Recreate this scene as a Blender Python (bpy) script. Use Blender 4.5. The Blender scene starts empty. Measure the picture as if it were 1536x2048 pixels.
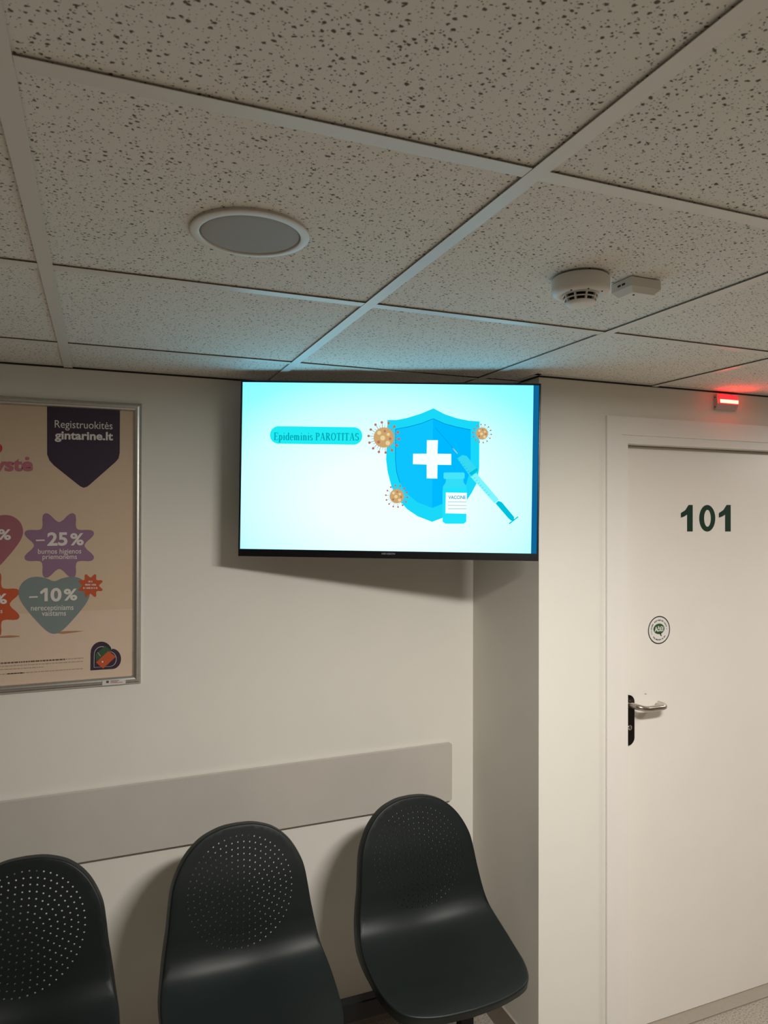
import bpy, bmesh, math, random
from mathutils import Vector, Matrix
from mathutils.geometry import delaunay_2d_cdt, tessellate_polygon, intersect_point_tri_2d
random.seed(7)
S = bpy.context.scene
COL = S.collection

# ------------------------------------------------------------------ camera
EYE = Vector((0.0, 0.0, 1.729))
F_PX = 1409.2
YAW, PITCH, ROLL = math.radians(21.852), math.radians(0.274), math.radians(0.106)
_cy, _sy, _cp, _sp = math.cos(YAW), math.sin(YAW), math.cos(PITCH), math.sin(PITCH)
CF = Vector((_sy * _cp, _cy * _cp, _sp))
_R = Vector((_cy, -_sy, 0)); _U = _R.cross(CF)
CR = math.cos(ROLL) * _R + math.sin(ROLL) * _U
CU = -math.sin(ROLL) * _R + math.cos(ROLL) * _U
cam_data = bpy.data.cameras.new('camera')
cam = bpy.data.objects.new('camera', cam_data); COL.objects.link(cam)
cam.matrix_world = Matrix(((CR.x, CU.x, -CF.x, EYE.x), (CR.y, CU.y, -CF.y, EYE.y), (CR.z, CU.z, -CF.z, EYE.z), (0, 0, 0, 1)))
cam_data.sensor_fit = 'VERTICAL'; cam_data.sensor_height = 36; cam_data.sensor_width = 27
cam_data.lens = F_PX / 2048 * 36
cam_data.clip_start = 0.02
cam_data.dof.use_dof = True; cam_data.dof.focus_distance = 2.15; cam_data.dof.aperture_fstop = 14
S.camera = cam

# ------------------------------------------------------------------ light, exposure
CEIL = 2.1597            # underside of the ceiling grid
X0, Y0, PITCH_T = 0.5085, 0.7544, 0.6      # one crossing of the ceiling grid
LAMPS = ((1.03, 0.42, 46.0), (3.40, 1.15, 20.0))     # centre x, y, watts of surface-mounted ceiling lights; second added to brighten the door
LAMP_COLOR = (1.0, 0.955, 0.89)
W = bpy.data.worlds.new('world'); S.world = W; W.use_nodes = True
W.node_tree.nodes['Background'].inputs[0].default_value = (0.9, 0.85, 0.75, 1)
W.node_tree.nodes['Background'].inputs[1].default_value = 0.02
S.view_settings.view_transform = 'Standard'; S.view_settings.look = 'None'
S.view_settings.gamma = 1; S.view_settings.use_curve_mapping = False
S.view_settings.exposure = 0.06

# ------------------------------------------------------------------ layout
Y_LEFT, Y_RIGHT, X_RET = 2.258, 1.843, 1.255      # wall with seats, wall with door, return between them
Y_LEAF = 1.893
X_MIN, X_MAX, Y_REAR = -3.3, 5.2, -2.4

def ray(u, v):
    return CF + CR * ((u - 768) / F_PX) + CU * ((1024 - v) / F_PX)
def on_y(u, v, y):
    d = ray(u, v); return EYE + d * (y / d.y)

# ------------------------------------------------------------------ helpers
def srgb(r, g, b):
    def f(c):
        c /= 255.0
        return c / 12.92 if c <= 0.04045 else ((c + 0.055) / 1.055) ** 2.4
    return (f(r), f(g), f(b), 1.0)

def mat(name, col, rough=0.5, metal=0.0, spec=0.5, noise=0.0, nscale=40.0, bump=0.0, bscale=200.0, emit=None, estr=0.0, coat=0.0):
    m = bpy.data.materials.new(name); m.use_nodes = True
    nt = m.node_tree; b = nt.nodes['Principled BSDF']
    col = tuple(col) if len(col) == 4 else tuple(col) + (1.0,)
    b.inputs['Base Color'].default_value = col
    b.inputs['Roughness'].default_value = rough; b.inputs['Metallic'].default_value = metal
    b.inputs['Specular IOR Level'].default_value = spec
    b.inputs['Coat Weight'].default_value = coat
    if emit:
        b.inputs['Emission Color'].default_value = tuple(emit)[:3] + (1.0,); b.inputs['Emission Strength'].default_value = estr
    if noise or bump:
        tc = nt.nodes.new('ShaderNodeTexCoord')
    if noise:
        n = nt.nodes.new('ShaderNodeTexNoise'); n.inputs['Scale'].default_value = nscale; n.inputs['Detail'].default_value = 4
        nt.links.new(tc.outputs['Object'], n.inputs['Vector'])
        r = nt.nodes.new('ShaderNodeValToRGB')
        r.color_ramp.elements[0].position = 0.3; r.color_ramp.elements[1].position = 0.7
        r.color_ramp.elements[0].color = tuple(c * (1 - noise) for c in col[:3]) + (1,)
        r.color_ramp.elements[1].color = tuple(min(1, c * (1 + noise)) for c in col[:3]) + (1,)
        nt.links.new(n.outputs['Fac'], r.inputs['Fac']); nt.links.new(r.outputs['Color'], b.inputs['Base Color'])
    if bump:
        n2 = nt.nodes.new('ShaderNodeTexNoise'); n2.inputs['Scale'].default_value = bscale; n2.inputs['Detail'].default_value = 3
        nt.links.new(tc.outputs['Object'], n2.inputs['Vector'])
        bp = nt.nodes.new('ShaderNodeBump'); bp.inputs['Strength'].default_value = bump; bp.inputs['Distance'].default_value = 0.001
        nt.links.new(n2.outputs['Fac'], bp.inputs['Height']); nt.links.new(bp.outputs['Normal'], b.inputs['Normal'])
    return m

def emat(name, col, s=1.0):
    m = bpy.data.materials.new(name); m.use_nodes = True; nt = m.node_tree; nt.nodes.clear()
    e = nt.nodes.new('ShaderNodeEmission'); o = nt.nodes.new('ShaderNodeOutputMaterial')
    e.inputs[0].default_value = tuple(col)[:3] + (1,); e.inputs[1].default_value = s
    nt.links.new(e.outputs[0], o.inputs[0]); return m

def ceiling_tile_mat():
    m = bpy.data.materials.new('mineral fibre'); m.use_nodes = True; nt = m.node_tree; L = nt.links
    b = nt.nodes['Principled BSDF']; b.inputs['Roughness'].default_value = 0.9; b.inputs['Specular IOR Level'].default_value = 0.15
    tc = nt.nodes.new('ShaderNodeTexCoord')
    nz = nt.nodes.new('ShaderNodeTexNoise'); nz.inputs['Scale'].default_value = 260; nz.inputs['Detail'].default_value = 2
    L.new(tc.outputs['Object'], nz.inputs['Vector'])
    sub = nt.nodes.new('ShaderNodeVectorMath'); sub.operation = 'SUBTRACT'; sub.inputs[1].default_value = (0.5, 0.5, 0.5)
    L.new(nz.outputs['Color'], sub.inputs[0])
    sc = nt.nodes.new('ShaderNodeVectorMath'); sc.operation = 'SCALE'; sc.inputs['Scale'].default_value = 0.0042
    L.new(sub.outputs[0], sc.inputs[0])
    add = nt.nodes.new('ShaderNodeVectorMath'); add.operation = 'ADD'
    nz2 = nt.nodes.new('ShaderNodeTexNoise'); nz2.inputs['Scale'].default_value = 75; nz2.inputs['Detail'].default_value = 1
    L.new(tc.outputs['Object'], nz2.inputs['Vector'])
    sub2 = nt.nodes.new('ShaderNodeVectorMath'); sub2.operation = 'SUBTRACT'; sub2.inputs[1].default_value = (0.5, 0.5, 0.5); L.new(nz2.outputs['Color'], sub2.inputs[0])
    sc2 = nt.nodes.new('ShaderNodeVectorMath'); sc2.operation = 'SCALE'; sc2.inputs['Scale'].default_value = 0.006; L.new(sub2.outputs[0], sc2.inputs[0])
    add0 = nt.nodes.new('ShaderNodeVectorMath'); add0.operation = 'ADD'
    L.new(tc.outputs['Object'], add0.inputs[0]); L.new(sc2.outputs[0], add0.inputs[1])
    L.new(add0.outputs[0], add.inputs[0]); L.new(sc.outputs[0], add.inputs[1])
    masks = []
    for (scale, stretch, thr, rmin, rmax) in ((122, 0.82, 0.48, 0.09, 0.29), (225, 0.9, 0.48, 0.08, 0.26)):
        mp = nt.nodes.new('ShaderNodeMapping'); mp.inputs['Scale'].default_value = (stretch, 1, 1)
        mp.inputs['Location'].default_value = (scale * 0.013, 0.37, 0); mp.inputs['Rotation'].default_value = (0, 0, 0.55 + scale * 0.003)
        L.new(add.outputs[0], mp.inputs['Vector'])
        v = nt.nodes.new('ShaderNodeTexVoronoi'); v.voronoi_dimensions = '2D'; v.inputs['Scale'].default_value = scale
        L.new(mp.outputs[0], v.inputs['Vector'])
        sep = nt.nodes.new('ShaderNodeSeparateColor'); L.new(v.outputs['Color'], sep.inputs[0])
        # radius of the hole in this cell (zero for cells with none)
        rr = nt.nodes.new('ShaderNodeMapRange'); rr.inputs['From Min'].default_value = thr; rr.inputs['From Max'].default_value = 1.0
        rr.inputs['To Min'].default_value = rmin; rr.inputs['To Max'].default_value = rmax; rr.clamp = False
        L.new(sep.outputs[0], rr.inputs['Value'])
        has = nt.nodes.new('ShaderNodeMath'); has.operation = 'GREATER_THAN'; has.inputs[1].default_value = thr
        L.new(sep.outputs[0], has.inputs[0])
        dif = nt.nodes.new('ShaderNodeMath'); dif.operation = 'SUBTRACT'
        L.new(rr.outputs[0], dif.inputs[0]); L.new(v.outputs['Distance'], dif.inputs[1])
        sm = nt.nodes.new('ShaderNodeMapRange'); sm.inputs['From Min'].default_value = 0.0; sm.inputs['From Max'].default_value = 0.10
        L.new(dif.outputs[0], sm.inputs['Value'])
        mul = nt.nodes.new('ShaderNodeMath'); mul.operation = 'MULTIPLY'
        L.new(sm.outputs[0], mul.inputs[0]); L.new(has.outputs[0], mul.inputs[1]); masks.append(mul)
    mx = nt.nodes.new('ShaderNodeMath'); mx.operation = 'MAXIMUM'
    L.new(masks[0].outputs[0], mx.inputs[0]); L.new(masks[1].outputs[0], mx.inputs[1])
    mix = nt.nodes.new('ShaderNodeMix'); mix.data_type = 'RGBA'
    mix.inputs['A'].default_value = (0.83, 0.80, 0.74, 1); mix.inputs['B'].default_value = (0.15, 0.125, 0.10, 1)
    L.new(mx.outputs[0], mix.inputs['Factor']); L.new(mix.outputs['Result'], b.inputs['Base Color'])
    inv = nt.nodes.new('ShaderNodeMath'); inv.operation = 'SUBTRACT'; inv.inputs[0].default_value = 1; L.new(mx.outputs[0], inv.inputs[1])
    bp = nt.nodes.new('ShaderNodeBump'); bp.inputs['Strength'].default_value = 0.5; bp.inputs['Distance'].default_value = 0.002
    L.new(inv.outputs[0], bp.inputs['Height']); L.new(bp.outputs['Normal'], b.inputs['Normal'])
    return m

def screen_mat():
    m = bpy.data.materials.new('lit screen'); m.use_nodes = True; nt = m.node_tree; nt.nodes.clear(); L = nt.links
    tc = nt.nodes.new('ShaderNodeTexCoord')
    mp = nt.nodes.new('ShaderNodeMapping'); mp.inputs['Location'].default_value = (0.03, 0, 0.24); mp.inputs['Scale'].default_value = (1.7, 0, 2.6)
    L.new(tc.outputs['Object'], mp.inputs['Vector'])
    ln = nt.nodes.new('ShaderNodeVectorMath'); ln.operation = 'LENGTH'; L.new(mp.outputs[0], ln.inputs[0])
    r = nt.nodes.new('ShaderNodeValToRGB'); e = r.color_ramp.elements
    e[0].position = 0.25; e[0].color = (0.86, 1.5, 1.8, 1)
    e[1].position = 1.0; e[1].color = (0.19, 0.90, 1.7, 1)
    n = e.new(0.58); n.color = (0.60, 1.45, 1.8, 1)
    n = e.new(0.80); n.color = (0.29, 1.25, 1.8, 1)
    dv = nt.nodes.new('ShaderNodeMath'); dv.operation = 'MULTIPLY'; dv.inputs[1].default_value = 0.78
    L.new(ln.outputs['Value'], dv.inputs[0]); L.new(dv.outputs[0], r.inputs['Fac'])
    em = nt.nodes.new('ShaderNodeEmission'); em.inputs[1].default_value = SCREEN_GAIN
    o = nt.nodes.new('ShaderNodeOutputMaterial'); L.new(r.outputs['Color'], em.inputs[0]); L.new(em.outputs[0], o.inputs[0])
    return m
SCREEN_GAIN = 1.0

class MB:
    """collects shapes for one mesh, with one or several materials"""
    def __init__(s): s.v, s.f, s.mi, s.sm = [], [], [], []
    def add(s, vs, fs, mi=0, smooth=False):
        n = len(s.v); s.v += [tuple(v) for v in vs]
        for f in fs: s.f.append(tuple(i + n for i in f)); s.mi.append(mi); s.sm.append(smooth)
        return s
    def box(s, a, b, mi=0, bev=0.0):
        x0, y0, z0 = a; x1, y1, z1 = b
        if bev <= 0:
            vs = [(x0, y0, z0), (x1, y0, z0), (x1, y1, z0), (x0, y1, z0), (x0, y0, z1), (x1, y0, z1), (x1, y1, z1), (x0, y1, z1)]
            return s.add(vs, [(0, 3, 2, 1), (4, 5, 6, 7), (0, 1, 5, 4), (1, 2, 6, 5), (2, 3, 7, 6), (3, 0, 4, 7)], mi)
        bm = bmesh.new(); bmesh.ops.create_cube(bm, size=1)
        for v in bm.verts: v.co = Vector(((x0 + x1) / 2 + v.co.x * (x1 - x0), (y0 + y1) / 2 + v.co.y * (y1 - y0), (z0 + z1) / 2 + v.co.z * (z1 - z0)))
        bmesh.ops.bevel(bm, geom=bm.edges[:], offset=bev, segments=2, profile=0.5, affect='EDGES')
        bm.verts.index_update()
        s.add([v.co[:] for v in bm.verts], [[v.index for v in f.verts] for f in bm.faces], mi); bm.free(); return s
    def lathe(s, c, prof, n=48, mi=0, smooth=True, axis='z', cap0=False, cap1=False):
        vs = []; k = len(prof)
        for i in range(n):
            a = 2 * math.pi * i / n
            for r, h in prof:
                if axis == 'z': vs.append((c[0] + r * math.cos(a), c[1] + r * math.sin(a), c[2] + h))
                else: vs.append((c[0] + r * math.cos(a), c[1] + h, c[2] + r * math.sin(a)))
        fs = []
        for i in range(n):
            j = (i + 1) % n
            for q in range(k - 1): fs.append((i * k + q, j * k + q, j * k + q + 1, i * k + q + 1))
        s.add(vs, fs, mi, smooth)
        if cap0: s.add([vs[i * k] for i in range(n)], [tuple(range(n))], mi)
        if cap1: s.add([vs[i * k + k - 1] for i in range(n)], [tuple(range(n))], mi)
        return s
    def tube(s, pts, r, n=14, mi=0, cap=True, rs=None):
        pts = [Vector(p) for p in pts]; rings = []
        t = (pts[1] - pts[0]).normalized(); up = Vector((0, 0, 1)) if abs(t.z) < 0.9 else Vector((1, 0, 0))
        a = t.cross(up).normalized()
        for i, p in enumerate(pts):
            t = (pts[min(i + 1, len(pts) - 1)] - pts[max(i - 1, 0)]).normalized()
            a = (a - t * a.dot(t)).normalized(); b = t.cross(a); rr = rs[i] if rs else r
            rings.append([p + (a * math.cos(2 * math.pi * k / n) + b * math.sin(2 * math.pi * k / n)) * rr for k in range(n)])
        vs = [v[:] for R in rings for v in R]; fs = []
        for i in range(len(pts) - 1):
            for k in range(n):
                fs.append((i * n + k, i * n + (k + 1) % n, (i + 1) * n + (k + 1) % n, (i + 1) * n + k))
        s.add(vs, fs, mi, True)
        if cap: s.add(vs[:n], [tuple(range(n))], mi); s.add(vs[-n:], [tuple(range(n))], mi)
        return s
    def prism(s, poly, h0, h1, fn, mi=0):
        """extrude a 2D polygon between h0 and h1; fn(a, b, h) -> xyz"""
        n = len(poly); vs = [fn(a, b, h0) for a, b in poly] + [fn(a, b, h1) for a, b in poly]
        s.add(vs, [tuple(range(n)), tuple(range(n, 2 * n))] + [(i, (i + 1) % n, n + (i + 1) % n, n + i) for i in range(n)], mi); return s
    def build(s, name, mats, parent=None, fix=True):
        me = bpy.data.meshes.new(name); me.from_pydata(s.v, [], s.f)
        for m in (mats if isinstance(mats, (list, tuple)) else [mats]): me.materials.append(m)
        me.polygons.foreach_set('material_index', s.mi); me.polygons.foreach_set('use_smooth', s.sm); me.update()
        if fix:
            bm = bmesh.new(); bm.from_mesh(me)
            bmesh.ops.recalc_face_normals(bm, faces=bm.faces[:]); bm.to_mesh(me); bm.free()
        o = bpy.data.objects.new(name, me); COL.objects.link(o)
        if parent:
            o.parent = parent; o.matrix_parent_inverse = Matrix.Identity(4)
            if parent.get('_loc'): pass
        return o

def tag(o, label=None, cat=None, group=None, kind=None):
    for k, v in (('label', label), ('category', cat), ('group', group), ('kind', kind)):
        if v: o[k] = v
    return o
def empty(name, loc=(0, 0, 0), label=None, cat=None, group=None, kind=None):
    o = bpy.data.objects.new(name, None); COL.objects.link(o); o.location = loc; o.empty_display_size = 0.05
    return tag(o, label, cat, group, kind)
def shift(o, base):
    """keep a part's geometry where it was modelled when its thing's Empty sits at base"""
    o.data.transform(Matrix.Translation(-Vector(base))); return o

def chaikin(p, it=2, closed=True):
    for _ in range(it):
        q = []
        for i in range(len(p) if closed else len(p) - 1):
            a, b = p[i], p[(i + 1) % len(p)]
            q += [(a[0] * .75 + b[0] * .25, a[1] * .75 + b[1] * .25), (a[0] * .25 + b[0] * .75, a[1] * .25 + b[1] * .75)]
        p = q if closed else [p[0]] + q + [p[-1]]
    return p
def ellipse(cx, cy, rx, ry=None, n=32, a0=0.0, a1=2 * math.pi):
    ry = rx if ry is None else ry
    return [(cx + rx * math.cos(a0 + (a1 - a0) * i / n), cy + ry * math.sin(a0 + (a1 - a0) * i / n)) for i in range(n)]
def rrect(x0, y0, x1, y1, r, n=5):
    p = []
    for cx, cy, a in ((x1 - r, y1 - r, 0), (x0 + r, y1 - r, 90), (x0 + r, y0 + r, 180), (x1 - r, y0 + r, 270)):
        for i in range(n + 1):
            t = math.radians(a + 90 * i / n); p.append((cx + r * math.cos(t), cy + r * math.sin(t)))
    return p
def heart(cx, top, tip, w):
    """rounded heart between heights top and tip (any axis direction), w wide"""
    h = tip - top; p = []
    half = [(0, .10), (.10, .035), (.24, .0), (.36, .03), (.46, .13), (.50, .28), (.47, .42), (.38, .58), (.25, .77), (.12, .94), (.04, 1.0)]
    pts = [(cx + a * w, top + b * h) for a, b in half] + [(cx - a * w, top + b * h) for a, b in reversed(half[1:])]
    return chaikin(pts, 2)
def star(cx, cy, ro, ri, k=8, rot=22.5, sx=1.0, sy=1.0):
    p = []
    for i in range(k):
        t = math.radians(rot + 360 * i / k)
        for da, r in ((-11, ro * .97), (0, ro * 1.03), (11, ro * .97)):
            p.append((cx + sx * r * math.cos(t + math.radians(da * .55)), cy + sy * r * math.sin(t + math.radians(da * .55))))
        t2 = t + math.pi / k
        for da in (-5, 5): p.append((cx + sx * ri * math.cos(t2 + math.radians(da)), cy + sy * ri * math.sin(t2 + math.radians(da))))
    return chaikin(p, 1)

_glyph_cache = {}
def text_polys(body, bold=0.0):
    """flat glyph mesh of a piece of writing: (verts2d, faces)"""
    key = (body, bold)
    if key not in _glyph_cache:
        c = bpy.data.curves.new('writing', 'FONT'); c.body = body.replace('ė', 'e'); c.offset = bold; c.resolution_u = 4
        o = bpy.data.objects.new('writing', c); COL.objects.link(o)
        dg = bpy.context.evaluated_depsgraph_get()
        me = bpy.data.meshes.new_from_object(o.evaluated_get(dg))
        _glyph_cache[key] = ([(v.co.x, v.co.y) for v in me.vertices], [tuple(p.vertices) for p in me.polygons])
        bpy.data.objects.remove(o); bpy.data.curves.remove(c); bpy.data.meshes.remove(me)
        for i, ch in enumerate(body):                       # the dot of ė, set over the middle of its e
            if ch == 'ė':
                vs, fs = _glyph_cache[key]; r0 = max(v[0] for v in text_polys(body[:i + 1].replace('ė', 'e'), bold)[0])
                e_ = [v for v in text_polys('e', bold)[0]]; ew = max(v[0] for v in e_) - min(v[0] for v in e_); xh = max(v[1] for v in e_)
                rd = 0.062 + bold * 0.8; n = len(vs)
                _glyph_cache[key] = (vs + ellipse(r0 - ew / 2, xh + 0.055 + rd, rd, n=14), fs + [tuple(range(n, n + 14))])
    return _glyph_cache[key]

class Flat:
    """flat printed or displayed picture on a real plane; px() takes a photograph pixel to plane coordinates"""
    def __init__(s, origin, ux, uz, step=0.00015):
        s.o, s.ux, s.uz = Vector(origin), Vector(ux).normalized(), Vector(uz).normalized()
        s.n = s.ux.cross(s.uz).normalized()
        if s.n.dot(EYE - s.o) < 0: s.n = -s.n
        s.step = step; s.mb = MB()
    def px(s, u, v):
        d = ray(u, v); t = (s.o - EYE).dot(s.n) / d.dot(s.n); p = EYE + d * t - s.o
        return (p.dot(s.ux), p.dot(s.uz))
    def pxs(s, pts): return [s.px(*p) for p in pts]
    def w(s, a, b, layer): return tuple(s.o + s.ux * a + s.uz * b + s.n * (s.step * layer))
    def poly(s, pts, mi, layer):
        tri = tessellate_polygon([[Vector((a, b, 0)) for a, b in pts]])
        s.mb.add([s.w(a, b, layer) for a, b in pts], [tuple(t) for t in tri], mi)
    def ring(s, outer, inner, mi, layer):
        n = len(outer)
        s.mb.add([s.w(a, b, layer) for a, b in outer + inner], [(i, (i + 1) % n, n + (i + 1) % n, n + i) for i in range(n)], mi)
    def line(s, pts, wd, mi, layer):
        for (a, b), (c, d) in zip(pts, pts[1:]):
            L = math.hypot(c - a, d - b) or 1e-9; nx, ny = -(d - b) / L * wd / 2, (c - a) / L * wd / 2
            s.poly([(a + nx, b + ny), (c + nx, d + ny), (c - nx, d - ny), (a - nx, b - ny)], mi, layer)
    def text(s, body, p0, p1, top, mi, layer, bold=0.0, ref='x'):
        """fit writing: p0, p1 = pixels of the left and right end of the baseline, top = pixel of the top of the first tall letter"""
        vs, fs = text_polys(body, bold)
        a0, b0 = s.px(*p0); a1, b1 = s.px(*p1); bt = s.px(*top)[1]
        x0 = min(v[0] for v in vs); x1 = max(v[0] for v in vs); yt = max(v[1] for v in vs)
        if ref == 'cap': yt = max(v[1] for v in text_polys('H', bold)[0])
        if ref == 'xh': yt = max(v[1] for v in text_polys('x', bold)[0])
        k = (a1 - a0) / (x1 - x0); sl = (b1 - b0) / (a1 - a0); q = (bt - b0) / yt
        s.mb.add([s.w(a0 + (x - x0) * k, b0 + (x - x0) * k * sl + y * q, layer) for x, y in vs], fs, mi)
    def build(s, name, mats, parent=None): return s.mb.build(name, mats, parent, fix=False)

# ------------------------------------------------------------------ materials
M = {}
M['wall'] = mat('wall paint', (0.80, 0.772, 0.705), rough=0.62, spec=0.3, noise=0.012, nscale=6, bump=0.10, bscale=420)
M['tile'] = ceiling_tile_mat()
M['grid'] = mat('grid paint', (0.76, 0.73, 0.68), rough=0.40, spec=0.5, noise=0.01, nscale=30)
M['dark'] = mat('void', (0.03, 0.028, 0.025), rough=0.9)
M['floor'] = None
M['skirt'] = mat('taupe vinyl', (0.30, 0.26, 0.215), rough=0.5, noise=0.03, nscale=60)
M['frame_paint'] = mat('door frame paint', (0.83, 0.80, 0.755), rough=0.42, noise=0.01, nscale=8)
M['leaf'] = mat('door leaf laminate', (0.85, 0.81, 0.75), rough=0.38, noise=0.012, nscale=5)
M['seal'] = mat('door seal', (0.36, 0.325, 0.28), rough=0.8)
M['rail'] = mat('grey laminate', (0.57, 0.535, 0.485), rough=0.42, noise=0.02, nscale=9)
M['shell'] = mat('dark green plastic', (0.0080, 0.0118, 0.0112), rough=0.44, spec=0.27, bump=0.05, bscale=900)
M['black_metal'] = mat('black metal', (0.004, 0.004, 0.0045), rough=0.42, spec=0.25, noise=0.1, nscale=50)
M['rubber'] = mat('rubber', (0.008, 0.008, 0.008), rough=0.7)
M['bezel'] = mat('black bezel', (0.006, 0.006, 0.007), rough=0.28, noise=0.1, nscale=90)
M['tvback'] = mat('black casing', (0.012, 0.012, 0.012), rough=0.6, noise=0.1, nscale=90)
M['alu'] = mat('brushed aluminium', (0.62, 0.61, 0.58), rough=0.36, metal=1.0, noise=0.04, nscale=120)
M['white'] = mat('white plastic', (0.76, 0.735, 0.69), rough=0.45, noise=0.01, nscale=40)
M['grille'] = mat('speaker grille', (0.42, 0.395, 0.365), rough=0.65, bump=0.6, bscale=2600)
M['slot'] = mat('dark slot', (0.006, 0.006, 0.006), rough=0.8)
M['steel'] = mat('satin steel', (0.58, 0.54, 0.48), rough=0.22, metal=1.0, noise=0.03, nscale=150)
M['plate'] = mat('dark polished steel', (0.075, 0.065, 0.058), rough=0.22, metal=1.0, noise=0.05, nscale=80)

def floor_mat():
    m = bpy.data.materials.new('speckled vinyl'); m.use_nodes = True; nt = m.node_tree; b = nt.nodes['Principled BSDF']; L = nt.links
    tc = nt.nodes.new('ShaderNodeTexCoord'); n = nt.nodes.new('ShaderNodeTexNoise'); n.inputs['Scale'].default_value = 190; n.inputs['Detail'].default_value = 3
    L.new(tc.outputs['Object'], n.inputs['Vector']); r = nt.nodes.new('ShaderNodeValToRGB'); e = r.color_ramp.elements
    e[0].position = 0.36; e[0].color = (0.17, 0.145, 0.12, 1); e[1].position = 0.62; e[1].color = (0.37, 0.33, 0.275, 1)
    k = e.new(0.45); k.color = (0.30, 0.265, 0.22, 1)
    L.new(n.outputs['Fac'], r.inputs['Fac']); L.new(r.outputs['Color'], b.inputs['Base Color'])
    b.inputs['Roughness'].default_value = 0.45
    return m
M['floor'] = floor_mat()

# ------------------------------------------------------------------ room shell
TOP = CEIL + 0.32
def structure(name, mb, m, label, cat):
    return tag(mb.build(name, m), label, cat, kind='structure')
structure('floor', MB().box((X_MIN, Y_REAR, -0.05), (X_MAX, Y_LEFT + 0.1, 0)), M['floor'], 'speckled beige vinyl floor under the seats and in front of the door', 'floor')
structure('wall_left', MB().box((X_MIN, Y_LEFT, 0), (X_RET + 0.1, Y_LEFT + 0.1, TOP)), M['wall'], 'cream painted wall behind the dark seats and the poster', 'wall')
structure('wall_return', MB().box((X_RET, Y_RIGHT + 0.1, 0), (X_RET + 0.1, Y_LEFT, TOP)), M['wall'], 'short shaded return wall in the corner under the television', 'wall')
DX0, DX1, DZ = 1.567, 2.60, 1.729 + 0.267          # opening in the wall
wr = MB().box((X_RET, Y_RIGHT, 0), (DX0 - 0.02, Y_RIGHT + 0.1, TOP)).box((DX1 + 0.02, Y_RIGHT, 0), (X_MAX, Y_RIGHT + 0.1, TOP))
wr.box((DX0 - 0.02, Y_RIGHT, DZ + 0.02), (DX1 + 0.02, Y_RIGHT + 0.1, TOP))
structure('wall_right', wr, M['wall'], 'cream painted wall holding the door numbered 101', 'wall')
structure('wall_rear', MB().box((X_MIN, Y_REAR - 0.1, 0), (X_MAX, Y_REAR, TOP)), mat('brown panelling', (0.26, 0.19, 0.13), 0.5, noise=0.1, nscale=8), 'brown panelled wall of the corridor facing the seats, outside the photo', 'wall')
structure('wall_west', MB().box((X_MIN - 0.1, Y_REAR, 0), (X_MIN, Y_LEFT, TOP)), M['wall'], 'cream wall closing the corridor far beyond the poster', 'wall')
structure('wall_east', MB().box((X_MAX, Y_REAR, 0), (X_MAX + 0.1, Y_RIGHT, TOP)), M['wall'], 'cream wall closing the corridor far beyond the door', 'wall')

# ceiling: tiles, grid, wall angles, dark void above
I0, I1, J0, J1 = -7, 8, -6, 3
tiles = MB()
for i in range(I0, I1):
    for j in range(J0, J1):
        xa, xb = X0 + i * PITCH_T + 0.003, X0 + (i + 1) * PITCH_T - 0.003
        ya, yb = Y0 + j * PITCH_T + 0.003, Y0 + (j + 1) * PITCH_T - 0.003
        lim = Y_LEFT if xa < X_RET - 0.05 else Y_RIGHT
        if xa < X_RET < xb and yb > Y_RIGHT:      # tile cut around the corner of the return
            tiles.box((xa, ya, CEIL + 0.0042), (X_RET - 0.004, min(yb, Y_LEFT - 0.004), CEIL + 0.017))
            if ya < Y_RIGHT - 0.01: tiles.box((X_RET - 0.004, ya, CEIL + 0.0042), (xb, Y_RIGHT - 0.004, CEIL + 0.017))
            continue
        xa, xb, ya, yb = max(xa, X_MIN + 0.004), min(xb, X_MAX - 0.004), max(ya, Y_REAR + 0.004), min(yb, lim - 0.004)
        if xb - xa > 0.02 and yb - ya > 0.02: tiles.box((xa, ya, CEIL + 0.0042), (xb, yb, CEIL + 0.017))
ceiling = tiles.build('ceiling', M['tile'])
tag(ceiling, 'pitted pale grey mineral fibre ceiling tiles in a suspended grid', 'ceiling', kind='structure')
g = MB(); H = 0.012
def tee(x0, y0, x1, y1, z):
    g.box((x0, y0, CEIL + z), (x1, y1, CEIL + z + 0.0007))
for i in range(I0, I1 + 1):
    x = X0 + i * PITCH_T
    if X_MIN < x < X_MAX:
        ye = (Y_LEFT if x < X_RET else Y_RIGHT) - 0.001
        tee(x - H, Y_REAR + 0.001, x + H, ye, 0)
        g.box((x - 0.0008, Y_REAR + 0.001, CEIL + 0.0007), (x + 0.0008, ye, CEIL + 0.03))
for j in range(J0, J1 + 1):
    y = Y0 + j * PITCH_T
    if Y_REAR < y < Y_LEFT:
        for i in range(I0 - 1, I1 + 1):
            xa, xb = max(X_MIN, X0 + i * PITCH_T + H + 0.0004), min(X_MAX, X0 + (i + 1) * PITCH_T - H - 0.0004)
            if y > Y_RIGHT - 0.02: xb = min(xb, X_RET)
            if xb - xa > 0.01:
                tee(xa, y - H, xb, y + H, 0.0006)
                g.box((xa, y - 0.0008, CEIL + 0.0012), (xb, y + 0.0008, CEIL + 0.03))
g.build('ceiling_grid', M['grid'], ceiling)
wa = MB(); A = 0.019
for (a, b) in (((X_MIN, Y_LEFT - A), (X_RET - 0.002, Y_LEFT - 0.0018)), ((X_RET - A, Y_RIGHT - A), (X_RET - 0.0018, Y_LEFT - A)),
               ((X_RET - A + 0.0, Y_RIGHT - A), (X_MAX, Y_RIGHT - 0.0018))):
    wa.box((a[0], a[1], CEIL + 0.0030), (b[0], b[1], CEIL + 0.0040))
wa.build('wall_angle', M['grid'], ceiling)
jm = MB()
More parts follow.
